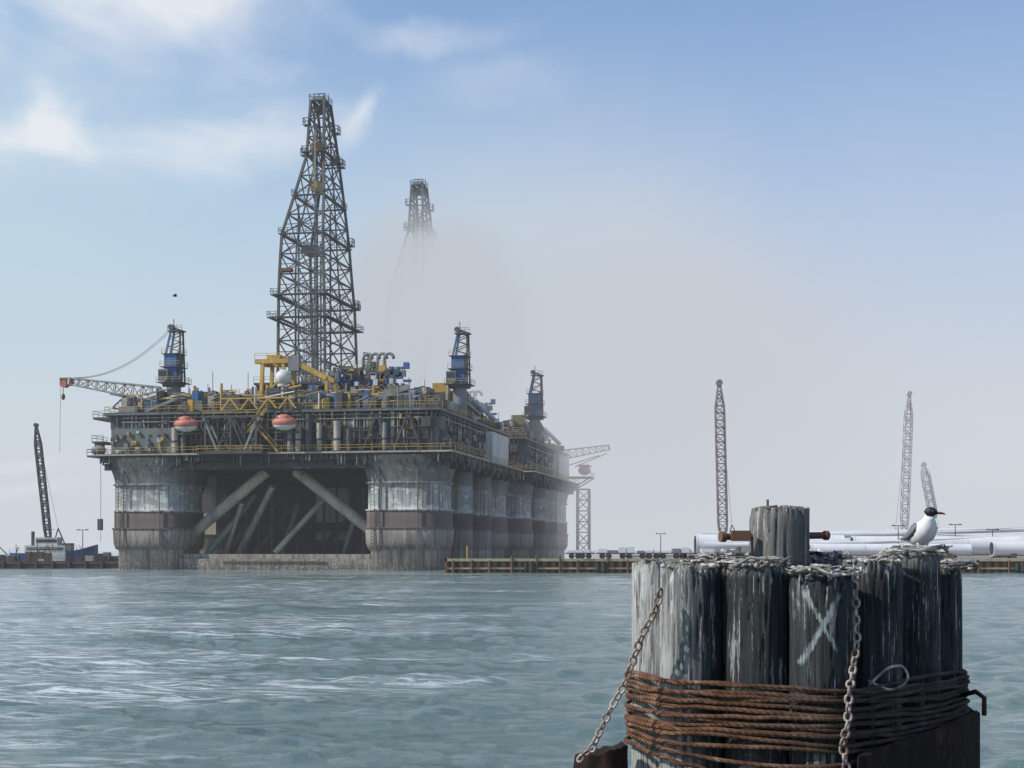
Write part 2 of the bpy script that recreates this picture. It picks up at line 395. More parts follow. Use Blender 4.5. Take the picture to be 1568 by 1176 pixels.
    b.box(13.5,30,14,42,27.9,34.6,I_)
    for u in np.arange(13.5,30.1,2.75): b.beam((u,13.8,27.9),(u,13.8,34.6),.4,D)
    for z in (30,32.4): b.beam((13.5,13.8,z),(30,13.8,z),.3,D); b.rail([(13.5,13.5,z),(30,13.5,z)],Y_,1)
    b.box(13,30.5,13.2,42.5,34.6,35.0,D); b.rail([(13,13.2,35),(30.5,13.2,35),(30.5,42,35)],Y_,1.1)
    for x0,x1,z0,z1,m in ((26.8,30,31.5,36.8,G),(30.5,34.5,31,35.6,B_),(34.5,39,30.5,37.2,GG),(31,33,35.6,37.5,GG),(36.2,39.5,34,36,B_),(28,30.4,28.5,31,B_),(39.5,43,29.5,33.5,B_),(24.5,26,31.2,34.2,B_)):
        b.box(x0,x1,11+rnd.random()*2,18,z0,z1,m)
    b.rail([(30.5,11,37.3),(39.5,11,37.3)],Y_,1)
    for i in range(140):
        u=rnd.uniform(26,43); z=rnd.uniform(29,37); b.box(u,u+rnd.uniform(.2,1.4),10.2,11.2,z,z+rnd.uniform(.2,1.3),rnd.choice([D,G,B_,Y_,D,GG,RU,W]))
    for u in (34.2,35.6,37.0,38.3):
        pts=[(u,14,35)]+[(u+.9-.9*math.cos(t),14,39.0+1.0*math.sin(t)) for t in np.linspace(0,math.pi,9)]
        b.tube(pts,.3,G,8)
    b.box(44,51,22,34,27.9,33.5,G); b.box(46,49,20,22,30,35,Y_); b.box(43,47,30,45,27.9,34.8,GG); b.box(50,55.5,30,46,20.5,26.5,W)
    b.cyl((51,35,33),(55,35,29),.5,W,n=10)
    for i in range(24):
        u=rnd.uniform(-5,52);v=rnd.uniform(-5,20); b.cyl((u,v,28),(u,v,rnd.uniform(33,36.5)),.06,D,n=5)
    b.beam((40,-5,29),(48,-5,31.6),.35,G,.9); b.beam((0,-5.5,28.2),(6,-5.5,30.4),.3,G,.5)
    b.lattice((33,20,35),(33,20,41),1.4,.8,5,.1,D)
    parts.append(('topside_equipment',b))
    # derrick
    b=MBd()
    prof=[(35,16.4,25.8,17,38),(43.5,16.4,25.7,17.2,37.5),(52.2,16.4,25.5,17.5,37),(58,16.5,25.2,17.8,36),(64,16.8,25.0,18.2,35),(71.5,18.8,24.7,19.5,33),(79.5,20.8,24.2,21,31),(90.5,21.3,24.0,22,26)]
    def dc(z):
        for p,q in zip(prof[:-1],prof[1:]):
            if p[0]<=z<=q[0]:
                f=(z-p[0])/(q[0]-p[0]); r=[p[i]+(q[i]-p[i])*f for i in range(5)]
                return [(r[1],r[3],z),(r[2],r[3],z),(r[2],r[4],z),(r[1],r[4],z)]
        p=prof[-1]; return [(p[1],p[3],z),(p[2],p[3],z),(p[2],p[4],z),(p[1],p[4],z)]
    lv=[35,39.2,43.4,47.8,52.2,56.2,60.1,64,67.8,71.6,75.5,79.5,83.2,86.8,90.4]
    for i in range(len(lv)-1):
        a=dc(lv[i]);c=dc(lv[i+1])
        for k in range(4):
            j=(k+1)%4
            b.beam(a[k],c[k],.46,D)
            A0,A1,C0,C1=map(Vector,(a[k],a[j],c[k],c[j]))
            b.beam(A0,A1,.26,D)
            if k in (1,3):
                mA=A0.lerp(A1,.5);mC=C0.lerp(C1,.5)
                b.beam(mA,mC,.26,D)
                b.beam(A0,mC,.18,D);b.beam(mA,C0,.18,D);b.beam(mA,C1,.18,D);b.beam(A1,mC,.18,D)
            elif i<8:
                b.beam(A0,C1,.18,D);b.beam(A1,C0,.18,D)
                if k==0: h=(C0-A0)*.5; b.beam(A0+h,A1+(C1-A1)*.5,.14,D)
            else:
                if i%2: b.beam(A0,C1,.18,D)
                else: b.beam(A1,C0,.18,D)
    for u,v,m,z1 in ((19.5,20,G,70),(22.8,20,G,84),(21.9,24,D,86),(23.3,28,D,70),(24.3,19,G,62),(18.2,22,D,58)):
        b.beam((u,v,35),(u,v,z1),.3,m)
    for z in np.arange(36,84,2.4):
        if z<70: b.beam((19.5,20,z),(22.8,20,z),.13,G)
    for z in np.arange(36,64,.9): b.beam((24.5,17.6,z),(25.1,17.6,z),.09,G)
    for k in range(10): b.cyl((18+k*.35,27,35),(18+k*.35,27,54+(k%3)),.08,G,n=5)
    b.box(21.3,22.7,22,25,73,75.0,Y_); b.beam((21.9,22,75.5),(21.9,22,83),.4,Y_); b.box(21.2,22.9,22.5,24,80.8,82.4,Y_); b.cyl((21.7,23.5,62),(21.7,23.5,73),.08,D,n=5);b.cyl((22.1,23.5,62),(22.1,23.5,73),.08,D,n=5)
    b.box(20.2,23.0,19.5,24,60.5,62.0,G); b.box(17,19,16.8,18.5,56.6,57.2,RU)
    for z,o in ((47.8,1.9),(52.2,1.4),(64,.6),(71.6,.5),(80.2,.9),(90.4,.3)):
        c=dc(z); u0,u1,v0,v1=c[0][0]-o,c[1][0]+o*.6,c[0][1]-o*.6,c[2][1]+o
        t=.8
        b.box(u0,u1,v0,v0+t,z-.1,z+.1,D); b.box(u0,u1,v1-t,v1,z-.1,z+.1,D)
        b.box(u0,u0+t,v0+t,v1-t,z-.1,z+.1,D); b.box(u1-t,u1,v0+t,v1-t,z-.1,z+.1,D)
        b.rail([(u0,v0,z+.1),(u1,v0,z+.1),(u1,v1,z+.1),(u0,v1,z+.1),(u0,v0,z+.1)],D,1.0,.08,1.6)
    for z in (85.5,79.5,64.6,52.4):
        c=dc(min(z,89)); b.box(c[2][0]-.2,c[2][0]+.8,c[2][1]-.5,c[2][1]+1.2,z,z+.15,D); b.rail([(c[2][0]-.2,c[2][1]-.5,z),(c[2][0]+.8,c[2][1]-.5,z),(c[2][0]+.8,c[2][1]+1.2,z)],D,1.5,.12,.8)
        if z>70: b.box(c[0][0]-1.1,c[0][0]-.1,c[0][1]-.3,c[0][1]+1,z,z+.15,D); b.rail([(c[0][0],c[0][1]-.3,z),(c[0][0]-1.1,c[0][1]-.3,z),(c[0][0]-1.1,c[0][1]+1,z)],D,1.4,.12,.8)
    b.box(21.9,23.6,22.4,26,90.6,91.3,G); b.box(21.6,23.2,22.8,25.5,88.5,89.4,D)
    for du in (.0,1.0,2.0): b.cyl((21.6+du,23,90.6),(21.6+du,23,92.0),.1,D,n=6)
    b.beam((21.8,23,91.9),(23.4,23,91.9),.16,D); b.cyl((23.8,25.5,89),(23.8,25.5,92.6),.07,D,n=5)
    parts.append(('derrick',b))
    b=MBd()
    def pedestal(u,v,flip=1,z0=27.9):
        b.cyl((u,v,z0),(u,v,33.6),1.3,G,n=20); b.cyl((u,v,33.6),(u,v,34.1),2.1,D,n=20)
        b.box(u-1.3,u+1.1,v-1.4,v+1.6,34.1,39.4,B_)
        b.box(u-2.1,u-.3,v-2.2,v-1.4,34.4,36.6,G); b.box(u-2.0,u-.5,v-2.24,v-2.2,35.3,36.3,GL)
        for z,o in ((34.1,2.4),(37,1.9),(39.4,1.7)):
            b.box(u-o,u+o,v-o,v+o,z,z+.12,D); b.rail([(u-o,v-o,z+.1),(u+o,v-o,z+.1),(u+o,v+o,z+.1)],Y_,.95,.065,1.3)
        for q in (-1.1,1.1):
            b.beam((u-1.1*flip,v+q,39.4),(u-.1,v+q*.6,44.4),.32,B_); b.beam((u+1.7*flip,v+q,34),(u+1.5*flip,v+q*.6,43.8),.28,D)
            b.beam((u-.1,v+q*.6,44.4),(u+1.5*flip,v+q*.6,43.8),.3,D)
            for z in (35.5,37.2,39,40.8,42.5): b.beam((u-.6,v+q*.8,z),(u+1.6*flip,v+q*.8,z+.8),.15,D); b.beam((u-.6,v+q*.8,z+1.6),(u+1.6*flip,v+q*.8,z+.8),.15,D)
        b.box(u-.8,u+2,v-1,v+1,43.6,43.8,D); b.rail([(u-.8,v-1,43.8),(u+2,v-1,43.8)],G,.9,.07,.9); b.beam((u,v,44),(u,v,46),.12,D)
        b.cyl((u-.4,v-.6,44.5),(u-.4,v+.6,44.5),.5,D,n=12)
    pedestal(1.0,4.0); pedestal(52,17,1)
    P0=Vector((-1.0,2.2,31.9)); P1=Vector((-16.4,-2.5,34.2))
    b.lattice(P0,P1,2.7,1.1,10,.15,W,T_)
    b.beam(P0+Vector((-.6,0,-1.6)),P0.lerp(P1,.55)+Vector((0,0,-1.2)),.3,W)
    b.beam(P0.lerp(P1,.35)+Vector((0,0,-.6)),P0.lerp(P1,.52)+Vector((0,0,-3.6)),.25,D); b.beam(P0.lerp(P1,.52)+Vector((0,0,-3.6)),P0+Vector((-4,0,-3.8)),.3,D)
    b.box(P1.x-1.6,P1.x+.6,P1.y-.6,P1.y+.6,P1.z-.8,P1.z+.6,RU); b.cyl((P1.x-.9,P1.y-.7,P1.z-.5),(P1.x-.9,P1.y+.7,P1.z-.5),.65,R_,n=16)
    b.cyl((P1.x-1.2,P1.y,P1.z-.8),(P1.x-1.2,P1.y,P1.z-2.4),.07,D,n=5); b.sphere((P1.x-1.2,P1.y,P1.z-2.8),(.35,.35,.6),RU)
    b.cyl((P1.x-1.7,P1.y,P1.z-.8),(P1.x-1.9,P1.y,P1.z-13),.035,D,n=4)
    for q in (-.4,.4):
        pts=[Vector((.6,4+q,44.3)).lerp(P1+Vector((1,q,.6)),t)+Vector((0,0,-3.2*4*t*(1-t)*.75)) for t in np.linspace(0,1,14)]
        b.tube(pts,.05,G,5)
    b.lattice((52,19,32),(50.5,42,31),2.0,1.0,14,.13,W,G)
    parts.append(('deck_cranes',b))
    return parts

ROT=math.radians(-11)
rig=empty('oil_rig',(-64,270,0),ROT)
rig2=empty('oil_rig.001',(-49,336.5,0),ROT)
for n,b in build_rig_parts():
    if n=='aft_station': b.build(n,RM,rig2); continue
    o=b.build(n,RM,rig)
    c=bpy.data.objects.new(o.name,o.data); COL.objects.link(c); c.parent=rig2

# ================================================================= FOG (self-lit volumes, their glow stands in for scattered light)
def fogmat(name,dens,colr,lo,hi,mn,step=2.0,uniform=False):
    m,nt,out=new_mat(name)
    ab=N(nt,'ShaderNodeVolumeAbsorption'); ab.inputs['Color'].default_value=(0,0,0,1)
    em=N(nt,'ShaderNodeEmission'); em.inputs['Color'].default_value=rgba(colr)
    if uniform:
        ab.inputs['Density'].default_value=dens; em.inputs['Strength'].default_value=dens
    else:
        tc=N(nt,'ShaderNodeTexCoord')
        ln=N(nt,'ShaderNodeVectorMath',operation='LENGTH'); L(nt,tc.outputs['Object'],ln.inputs[0])
        fall=mrange(nt,ln.outputs['Value'],1.0,.0,0,1,True)
        if hi:
            nn=noise_tex(nt,tc.outputs['Object'],1.9,3,.55)
            fall=M(nt,'MULTIPLY',fall,mrange(nt,nn,lo,hi,mn,1,True))
        d=M(nt,'MULTIPLY',fall,dens)
        L(nt,d,ab.inputs['Density']); L(nt,d,em.inputs['Strength'])
    ad=N(nt,'ShaderNodeAddShader'); L(nt,ab.outputs[0],ad.inputs[0]); L(nt,em.outputs[0],ad.inputs[1]); L(nt,ad.outputs[0],out.inputs['Volume'])
    try: m.cycles.volume_step_rate=step
    except Exception: pass
    return m
fb=MBd(); fb.sphere((0,0,0),1,0,32,20)
fog=fb.build('fog_bank',[fogmat('glowing_sea_fog',.36,(.53,.575,.64),.30,.58,.30,1.6)]); fog.location=(-19,351,56); fog.scale=(29,38,34)
fb=MBd(); fb.sphere((0,0,0),1,0,32,20)
fog2=fb.build('fog_bank.001',[fogmat('glowing_thin_fog',.030,(.575,.60,.65),0,0,0,2.5)]); fog2.location=(24,382,40); fog2.scale=(105,60,62)
hb_=MBd(); hb_.box(-1500,1500,110,2500,-4,90,0)
hb_.build('sea_haze',[fogmat('glowing_haze',.00030,(.57,.62,.68),0,0,0,1,True)])

# ================================================================= WATER
wm,nt,out=new_mat('sea_water')
tc=N(nt,'ShaderNodeTexCoord').outputs['Object']; spw=N(nt,'ShaderNodeSeparateXYZ'); L(nt,tc,spw.inputs[0])
nA=noise_tex(nt,tc,1.4,8,.75,(.55,1,1)); nB=noise_tex(nt,tc,6.0,4,.65,(.6,1,1)); nC=noise_tex(nt,tc,.06,5,.6,(.5,1.6,1)); nD=noise_tex(nt,tc,.6,7,.75,(.28,1.8,1))
hgt=M(nt,'ADD',M(nt,'MULTIPLY',nA,.9),M(nt,'MULTIPLY',nB,.22))
cm_=M(nt,'ADD',M(nt,'MULTIPLY',nC,.5),M(nt,'MULTIPLY',nD,.5))
cd=ramp(nt,cm_,[(.38,(.080,.132,.120)),(.5,(.125,.182,.170)),(.62,(.20,.262,.25))])
glint=noise_tex(nt,tc,1.5,10,.82,(.20,1.8,1))
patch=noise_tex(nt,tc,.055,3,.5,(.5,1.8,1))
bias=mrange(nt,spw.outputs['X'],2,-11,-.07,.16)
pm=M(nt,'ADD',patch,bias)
glint_fac=M(nt,'MULTIPLY',ramp(nt,glint,[(.50,0.0),(.58,1.0)]),ramp(nt,pm,[(.50,0.0),(.64,1.0)]))
cd=mix(nt,M(nt,'MULTIPLY',glint_fac,.85),cd,(.84,.87,.88))  # pale streaks put sky and sun glitter into the water colour, more at left
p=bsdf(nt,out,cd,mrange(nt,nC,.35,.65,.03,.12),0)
p.inputs['IOR'].default_value=1.33
bp=N(nt,'ShaderNodeBump'); bp.inputs['Distance'].default_value=.20
L(nt,mrange(nt,nC,.35,.65,.65,.95),bp.inputs['Strength'])
L(nt,hgt,bp.inputs['Height']); L(nt,bp.outputs[0],p.inputs['Normal'])
ang=np.concatenate([np.linspace(-180,-32,40,endpoint=False),np.linspace(-32,32,900,endpoint=False),np.linspace(32,180,40,endpoint=False)])*math.pi/180
rad=[2.0]
while rad[-1]<6000: rad.append(rad[-1]*(1.02 if rad[-1]<15 else (1.0052 if rad[-1]<200 else 1.03)))
rad=np.array(rad); A,R=np.meshgrid(ang,rad)
X=R*np.sin(A);Yw=R*np.cos(A);Z=np.zeros_like(X)
spac=R*.0052
for i in range(80):
    lam=.24*(1.045**i); th=np.random.normal(math.radians(98),.5); k=2*math.pi/lam
    amp=.0075*lam*(.6+.8*np.random.rand())*(1 if lam<1.6 else .36); ph=np.random.rand()*6.28
    fade=np.clip((lam/spac-2.2)/2.2,0,1)
    Z+=fade*amp*np.sin(k*(X*math.cos(th)+Yw*math.sin(th))+ph+.6*np.sin(X*.31+i)+.6*np.sin(Yw*.23+i*2))
Z=Z*.82; Z=Z+.4*np.abs(Z)
nr,na=X.shape
verts=np.stack([X,Yw,Z],-1).reshape(-1,3)
idx=np.arange(nr*na).reshape(nr,na); nx=np.roll(idx,-1,axis=1)
quads=np.stack([idx[:-1],nx[:-1],nx[1:],idx[1:]],-1).reshape(-1,4)[:,::-1]
me=bpy.data.meshes.new('water'); me.vertices.add(len(verts)); me.vertices.foreach_set('co',verts.ravel())
me.loops.add(quads.size); me.loops.foreach_set('vertex_index',quads.ravel().astype(np.int32))
me.polygons.add(len(quads)); me.polygons.foreach_set('loop_start',np.arange(0,quads.size,4,dtype=np.int32)); me.polygons.foreach_set('loop_total',np.full(len(quads),4,dtype=np.int32))
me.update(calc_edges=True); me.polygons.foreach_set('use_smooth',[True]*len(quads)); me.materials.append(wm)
wo=bpy.data.objects.new('water',me); COL.objects.link(wo)

# ================================================================= GROUND + SEAWALL
gm,nt,out=new_mat('yard_ground'); tc=N(nt,'ShaderNodeTexCoord').outputs['Object']
bsdf(nt,out,ramp(nt,noise_tex(nt,tc,.2,8,.7),[(.3,(.16,.15,.13)),(.7,(.28,.26,.23))]),.9)
gb=MBd()
poly=[(-9.6,228.4),(900,228.4),(3000,1500),(3000,3000),(80,3000),(34,440),(20,242),(-9.6,240)]
gb.add([(x,y,-3) for x,y in poly]+[(x,y,2.1) for x,y in poly],[tuple(range(8,16))]+[(i,(i+1)%8,8+(i+1)%8,8+i) for i in range(8)],0)
gb.build('ground',[gm])
sm,nt,out=new_mat('sheet_pile_rust'); tc=N(nt,'ShaderNodeTexCoord').outputs['Object']
bsdf(nt,out,ramp(nt,noise_tex(nt,tc,1.2,8,.7,(1,1,.3)),[(.3,(.07,.04,.022)),(.5,(.19,.11,.05)),(.7,(.28,.19,.09))]),.85)
sb=MBd(); x=-10
k=0
while x<230:
    d=0 if k%2 else .55
    sb.box(x,x+.62,227.6+d,228.3,-1.5,1.75,0)
    x+=.64; k+=1
sb.box(-10.3,230,227.2,228.38,1.75,2.15,1)
sb.box(-10.3,-9.9,227.2,240,-1.5,2.15,0)
sb.box(-10.3,230,227.3,227.55,.55,.8,1)
x=-9
while x<230:
    sb.cyl((x,227.1,-1),(x,227.1,2.6 if random.random()<.3 else 1.9),.16,2,n=8); x+=random.uniform(2.5,5)
for x in (3,14,44,78,104):
    sb.cyl((x,226.95,.2),(x,226.95,1.6),.45,3,n=14); sb.cyl((x-.9,226.9,.3),(x-.9,226.9,1.5),.3,3,n=12)
sb.beam((-9.5,228,2.2),(-9.5,228,4.6),.2,2); sb.beam((-6.9,228,2.2),(-6.9,228,4.1),.25,4)
sb.build('seawall',[sm,paint('cap_beam_paint',(.42,.36,.22),.35),MRu,MI,MY])

# ================================================================= YARD OBJECTS
white,nt,out=new_mat('turbine_white'); tc=N(nt,'ShaderNodeTexCoord').outputs['Object']
bsdf(nt,out,ramp(nt,noise_tex(nt,tc,.3,5),[(.3,(.62,.63,.64)),(.7,(.76,.77,.77))]),.4)
GZ=2.1
def tower_section(loc,length,r,rz=0):
    e=empty('wind_turbine_tower_section',loc,rz)
    b=MBd(); b.cyl((0,0,r+.35),(length,0,r+.35),r,0,r1=r*.94,n=40,caps=False)
    for x in (0,length*.33,length*.66,length-.25):
        rr=r*(1-.06*x/length); b.cyl((x,0,r+.35),(x+.25,0,r+.35),rr+.06,0,n=40,caps=True if x in(0,) else False)
    b.cyl((-.02,0,r+.35),(-.05,0,r+.35),r*.9,1,n=32)
    for x in (3,length-4): b.box(x,x+.8,-r*.9,r*.9,0,.75,2)
    b.build('tower_shell',[white,MI,MRu],e)
tower_section((32.3,262,GZ),26,1.9); tower_section((60,262.5,GZ),30,1.75); tower_section((92,258,GZ),28,1.7)
tower_section((80,248,GZ),30,1.25); tower_section((50,250,GZ),27,1.05)
def blade(loc,length,rz,z=3):
    e=empty('wind_turbine_blade',loc,rz); b=MBd(); secs=[]
    for t in np.linspace(0,1,26):
        ch=1.1 if t<.04 else (1.1+ (1.9-1.1)*min(1,(t-.04)/.18) if t<.22 else 1.9*(1-(t-.22)/.78)**.9+.12)
        secs.append([(length*t,ch*.5*math.cos(a)*(.35),z+ .5*ch*math.sin(a)*(.55 if t>.05 else 1)+2.0*t*t*.7) for a in np.linspace(0,2*math.pi,16,endpoint=False)])
    b.loft(secs,0)
    for x in (length*.12,length*.6): b.box(x,x+.5,-1.2,1.2,0,z-.3,1)
    b.build('blade_shell',[white,MRu],e)
blade((33,256,GZ),48,0,2.2); blade((46,270,GZ),50,.02,4.0); blade((112,266,GZ),42,math.pi-.02,3.2); blade((55,275,GZ),60,0,2.7)
blade((36,281,GZ),62,0,4.3); blade((70,286,GZ),56,0,4.9)
def flat_trailer(loc,ln,load):
    e=empty('trailer_with_cargo',loc); b=MBd()
    b.box(0,ln,-1.1,1.1,.75,.95,2)
    for x in (.9,1.9,ln-1.9,ln-.9):
        for y in (-1.0,1.0): b.cyl((x,y-.15,.42),(x,y+.15,.42),.42,1,n=14)
    x=.2
    while x<ln-1:
        w=random.uniform(.8,2.4); w=min(w,ln-x)
        if load and random.random()<.8: b.box(x,x+w-.12,-1,1,.96,.96+random.uniform(.3,.95),random.choice([0,0,3]))
        else: b.cyl((x,-.9,1.25),(x,.9,1.25),.3,0,n=10)
        x+=w
    b.build('trailer_body',[white,MI,MD,MG],e)
xx=8.5
for ln in (4.5,6,5,4.2,6.5):
    flat_trailer((xx,234.5,GZ),ln,True); xx+=ln+.35
xx=31
for i in range(3): flat_trailer((xx,236,GZ),6,i%2); xx+=7
def pole(loc,h,m=MD):
    e=empty('street_lamp',loc); b=MBd(); b.cyl((0,0,0),(0,0,h),.11,0,.07,n=8); b.beam((-.9,0,h),(.9,0,h),.12,0); b.box(-1.1,-.6,-.2,.2,h-.08,h+.12,0); b.box(.6,1.1,-.2,.2,h-.08,h+.12,0); b.cyl((0,0,0),(0,0,.4),.3,0,n=10)
    b.build('lamp_post',[m],e)
for x,y,h in ((67,258,5.6),(79,265,5.9),(85,263,5.0),(33,330,5.0)): pole((x,y,GZ),h)

def crawler(name,base,tip,w,t,mb,m2,nb=22,gz=GZ):
    e=empty(name,(base[0],base[1],gz)); b=MBd()
    bz=base[2]-gz; T=Vector((tip[0]-base[0],tip[1]-base[1],tip[2]-gz))
    b.lattice((0,0,bz),T,w*.5,w*.25,nb,t,0,mid=w)
    b.cyl(T+Vector((0,-.5,.2)),T+Vector((0,.5,.2)),w*.38,0,n=12)
    sgn=1 if T.x<=0 else -1
    b.box(min(0,sgn*4.2)-.6,max(0,sgn*4.2)+.6,-1.5,1.5,1.3,3.4,1); b.box(-1.5*sgn-.7,-1.5*sgn+.7,-1.6,-.4,1.4,3.3,1)
    b.box(-2.6,3.6,-2.2,-1.3,0,1.1,2); b.box(-2.6,3.6,1.3,2.2,0,1.1,2)
    g=Vector((sgn*1.8,.3,6.5)); b.beam((sgn*1,0,3.4),g,.2,0); b.beam((sgn*3.2,0,3.4),g,.2,0)
    b.cyl(g,T,.03,2,n=4)
    b.cyl(T+Vector((-.3*sgn,0,0)),T+Vector((-.3*sgn,0,-6)),.03,2,n=4)
    b.build('crane_body',[mb,m2,MI],e)
def hazep(name,c): return paint(name,c,.15,.8,dirt=.15)
cr1=hazep('crane_steel_grey',(.24,.21,.21)); cr2=hazep('crane_steel_hazed',(.52,.48,.51)); cr3=hazep('crane_steel_hazed_far',(.60,.60,.62))  # distance haze is put into these base colours, paler when farther
yel=paint('crane_yellow',(.35,.2,.06),.4)
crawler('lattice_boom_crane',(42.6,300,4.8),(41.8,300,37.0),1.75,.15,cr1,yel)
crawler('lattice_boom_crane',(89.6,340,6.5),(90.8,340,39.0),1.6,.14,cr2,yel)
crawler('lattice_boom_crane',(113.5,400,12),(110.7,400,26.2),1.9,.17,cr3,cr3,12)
crawler('lattice_boom_crane',(-96.5,310,4.5),(-99.2,310,29.3),1.15,.16,MD,MRu,20,gz=1.5)

# ================================================================= BARGE + BOATS (left)
e=empty('barge',(-112,280,0)); b=MBd()
b.box(-60,38,0,12,-1,1.4,0); b.box(-60,38.1,-.12,-.02,.9,1.2,1)
for x in np.arange(-58,38,3.1): b.cyl((x,-.25,.1),(x,-.25,1.2),.3,0,n=10)
rr=random.Random(3)
for i in range(90):
    x=rr.uniform(-20,36); h=rr.uniform(.3,1.8); w=rr.uniform(.4,2.6); y=rr.uniform(1,9)
    b.box(x,x+w,y,y+rr.uniform(.5,2),1.4,1.4+h,rr.choice([0,1,1,2,3,4,1]))
    if rr.random()<.3: b.beam((x,y,1.4+h),(x+rr.uniform(-2,2),y,1.4+h+rr.uniform(.5,2.2)),.16,rr.choice([1,2]))
for i in range(18):
    x=rr.uniform(-10,36); b.cyl((x,3,1.4),(x,3,1.4+rr.uniform(1.2,3.6)),.07,2,n=5)
b.rail([(-20,.3,1.4),(38,.3,1.4)],2,.9,.06,2.5)
b.build('barge_hull',[MI,MRu,MD,MW,MG],e)
e=empty('pickup_truck',(-103,283,1.4)); b=MBd()
b.box(-2.6,2.6,-.9,.9,.45,1.05,0); b.box(-.6,1.2,-.8,.8,1.05,1.75,0); b.box(-.5,1.1,-.82,-.8,1.15,1.6,1); b.box(-2.5,-.7,-.75,.75,1.05,1.1,1)
for x in (-1.7,1.7):
    for y in (-.85,.85): b.cyl((x,y-.12,.38),(x,y+.12,.38),.38,1,n=14)
b.build('truck_body',[MW,MI],e)
e=empty('tugboat',(-100,298,0)); b=MBd(); secs=[]
for x,w,z in ((0,2.2,1.9),(2,2.7,1.8),(10,2.8,1.9),(14,2.2,2.6),(17,.2,3.6)): secs.append([(x,-w,z+1.0),(x,-w*.8,-.6),(x,w*.8,-.6),(x,w,z+1.0)])
b.loft(secs,0,False)
b.box(3,11,-2,2,2.8,4.4,1); b.box(5,9.4,-1.6,1.6,4.4,6.0,1); b.box(5.2,9.2,-1.65,-1.6,5.0,5.6,2); b.box(3.4,10.6,-2.05,-2,3.5,4,2); b.cyl((4,0,4.4),(4,0,7.2),.35,3,n=10); b.cyl((7.5,0,6),(7.5,0,9),.08,3,n=5); b.beam((6.6,0,7.6),(8.4,0,7.6),.08,3)
b.rail([(0,-2.2,2.9),(10,-2.8,2.9),(14,-2.2,3.6)],1,.9,.06)
b.build('tug_body',[paint('tug_blue',(.03,.10,.3),.2),MW,MGl,MD],e)
pole((-107,300,1.4),6.2); pole((-84,291,1.4),6.0)

# ================================================================= FLYING BIRD
e=empty('flying_seagull',(-40.8,180,34.2),math.radians(25)); b=MBd()
b.sphere((0,0,0),(.23,.075,.075),0,12,8); b.sphere((.22,0,.04),(.07,.05,.05),0,8,6)
for s_ in (-1,1):
    secs=[]
    for y,z,c,xo in ((.03,.03,.17,0),(.25,.2,.16,.03),(.45,.22,.12,0),(.72,.1,.03,-.1)):
        secs.append([(xo+c,s_*y,z),(xo,s_*y,z+.015),(xo-c,s_*y,z),(xo,s_*y,z-.008)])
    b.loft(secs,0)
b.add([(-.2,-.03,0),(-.38,-.08,0),(-.38,.08,0),(-.2,.03,0)],[(0,1,2,3)],0)
b.cyl((.27,0,.04),(.36,0,.02),.015,1,.004,n=6)
b.build('bird_body',[MI,MY],e)

# ================================================================= PILING CLUSTER
wd,nt,out=new_mat('creosote_timber'); tc=N(nt,'ShaderNodeTexCoord').outputs['Object']
sp=N(nt,'ShaderNodeSeparateXYZ'); L(nt,tc,sp.inputs[0])
gr=noise_tex(nt,tc,1,9,.75,(26,26,1.1)); gr2=noise_tex(nt,tc,1,7,.75,(75,75,2.6)); blot=noise_tex(nt,tc,3.0,5,.6); drop=noise_tex(nt,tc,1,6,.7,(34,34,1.8)); speck=noise_tex(nt,tc,1,5,.7,(90,90,22))
tar=noise_tex(nt,tc,1,6,.65,(9,9,.8))
col=ramp(nt,gr,[(.3,(.005,.006,.007)),(.47,(.016,.021,.023)),(.6,(.042,.051,.054)),(.75,(.11,.125,.125))])
fb_=ramp(nt,gr2,[(.54,0.0),(.68,.6)]); col=mix(nt,fb_,col,(.14,.15,.15))
tf=ramp(nt,tar,[(.44,0.0),(.60,.8)]); col=mix(nt,tf,col,(.008,.010,.011))
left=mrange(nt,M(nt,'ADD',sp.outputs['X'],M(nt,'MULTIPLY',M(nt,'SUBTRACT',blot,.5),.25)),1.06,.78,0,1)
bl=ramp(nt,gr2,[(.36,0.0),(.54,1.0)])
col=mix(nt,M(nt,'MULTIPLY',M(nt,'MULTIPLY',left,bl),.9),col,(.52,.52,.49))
topf=mrange(nt,sp.outputs['Z'],2.75,3.45,.4,1)
dm=M(nt,'ADD',drop,M(nt,'MULTIPLY',M(nt,'SUBTRACT',blot,.5),.30))
df=M(nt,'MULTIPLY',ramp(nt,dm,[(.565,0.0),(.60,1.0)]),topf)
df=M(nt,'MULTIPLY',df,ramp(nt,speck,[(.38,.15),(.55,1.0)]))
col=mix(nt,M(nt,'MULTIPLY',df,.9),col,(.62,.63,.60))
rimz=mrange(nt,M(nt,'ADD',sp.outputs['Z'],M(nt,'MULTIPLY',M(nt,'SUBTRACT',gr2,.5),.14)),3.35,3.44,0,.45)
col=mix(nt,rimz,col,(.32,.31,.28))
def stroke(x0,z0,x1,z1,w):
    dx,dz=x1-x0,z1-z0; l=math.hypot(dx,dz); ux,uz=dx/l,dz/l
    rx=M(nt,'SUBTRACT',sp.outputs['X'],x0); rz=M(nt,'SUBTRACT',sp.outputs['Z'],z0)
    t=M(nt,'ADD',M(nt,'MULTIPLY',rx,ux),M(nt,'MULTIPLY',rz,uz))
    d=M(nt,'ABSOLUTE',M(nt,'SUBTRACT',M(nt,'MULTIPLY',rx,uz),M(nt,'MULTIPLY',rz,ux)))
    d=M(nt,'ADD',d,M(nt,'MULTIPLY',M(nt,'SUBTRACT',speck,.5),.05))
    a=mrange(nt,d,w,w*.45,0,1)
    return M(nt,'MULTIPLY',M(nt,'MULTIPLY',a,mrange(nt,t,-.01,.015,0,1)),mrange(nt,t,l+.01,l-.015,0,1))
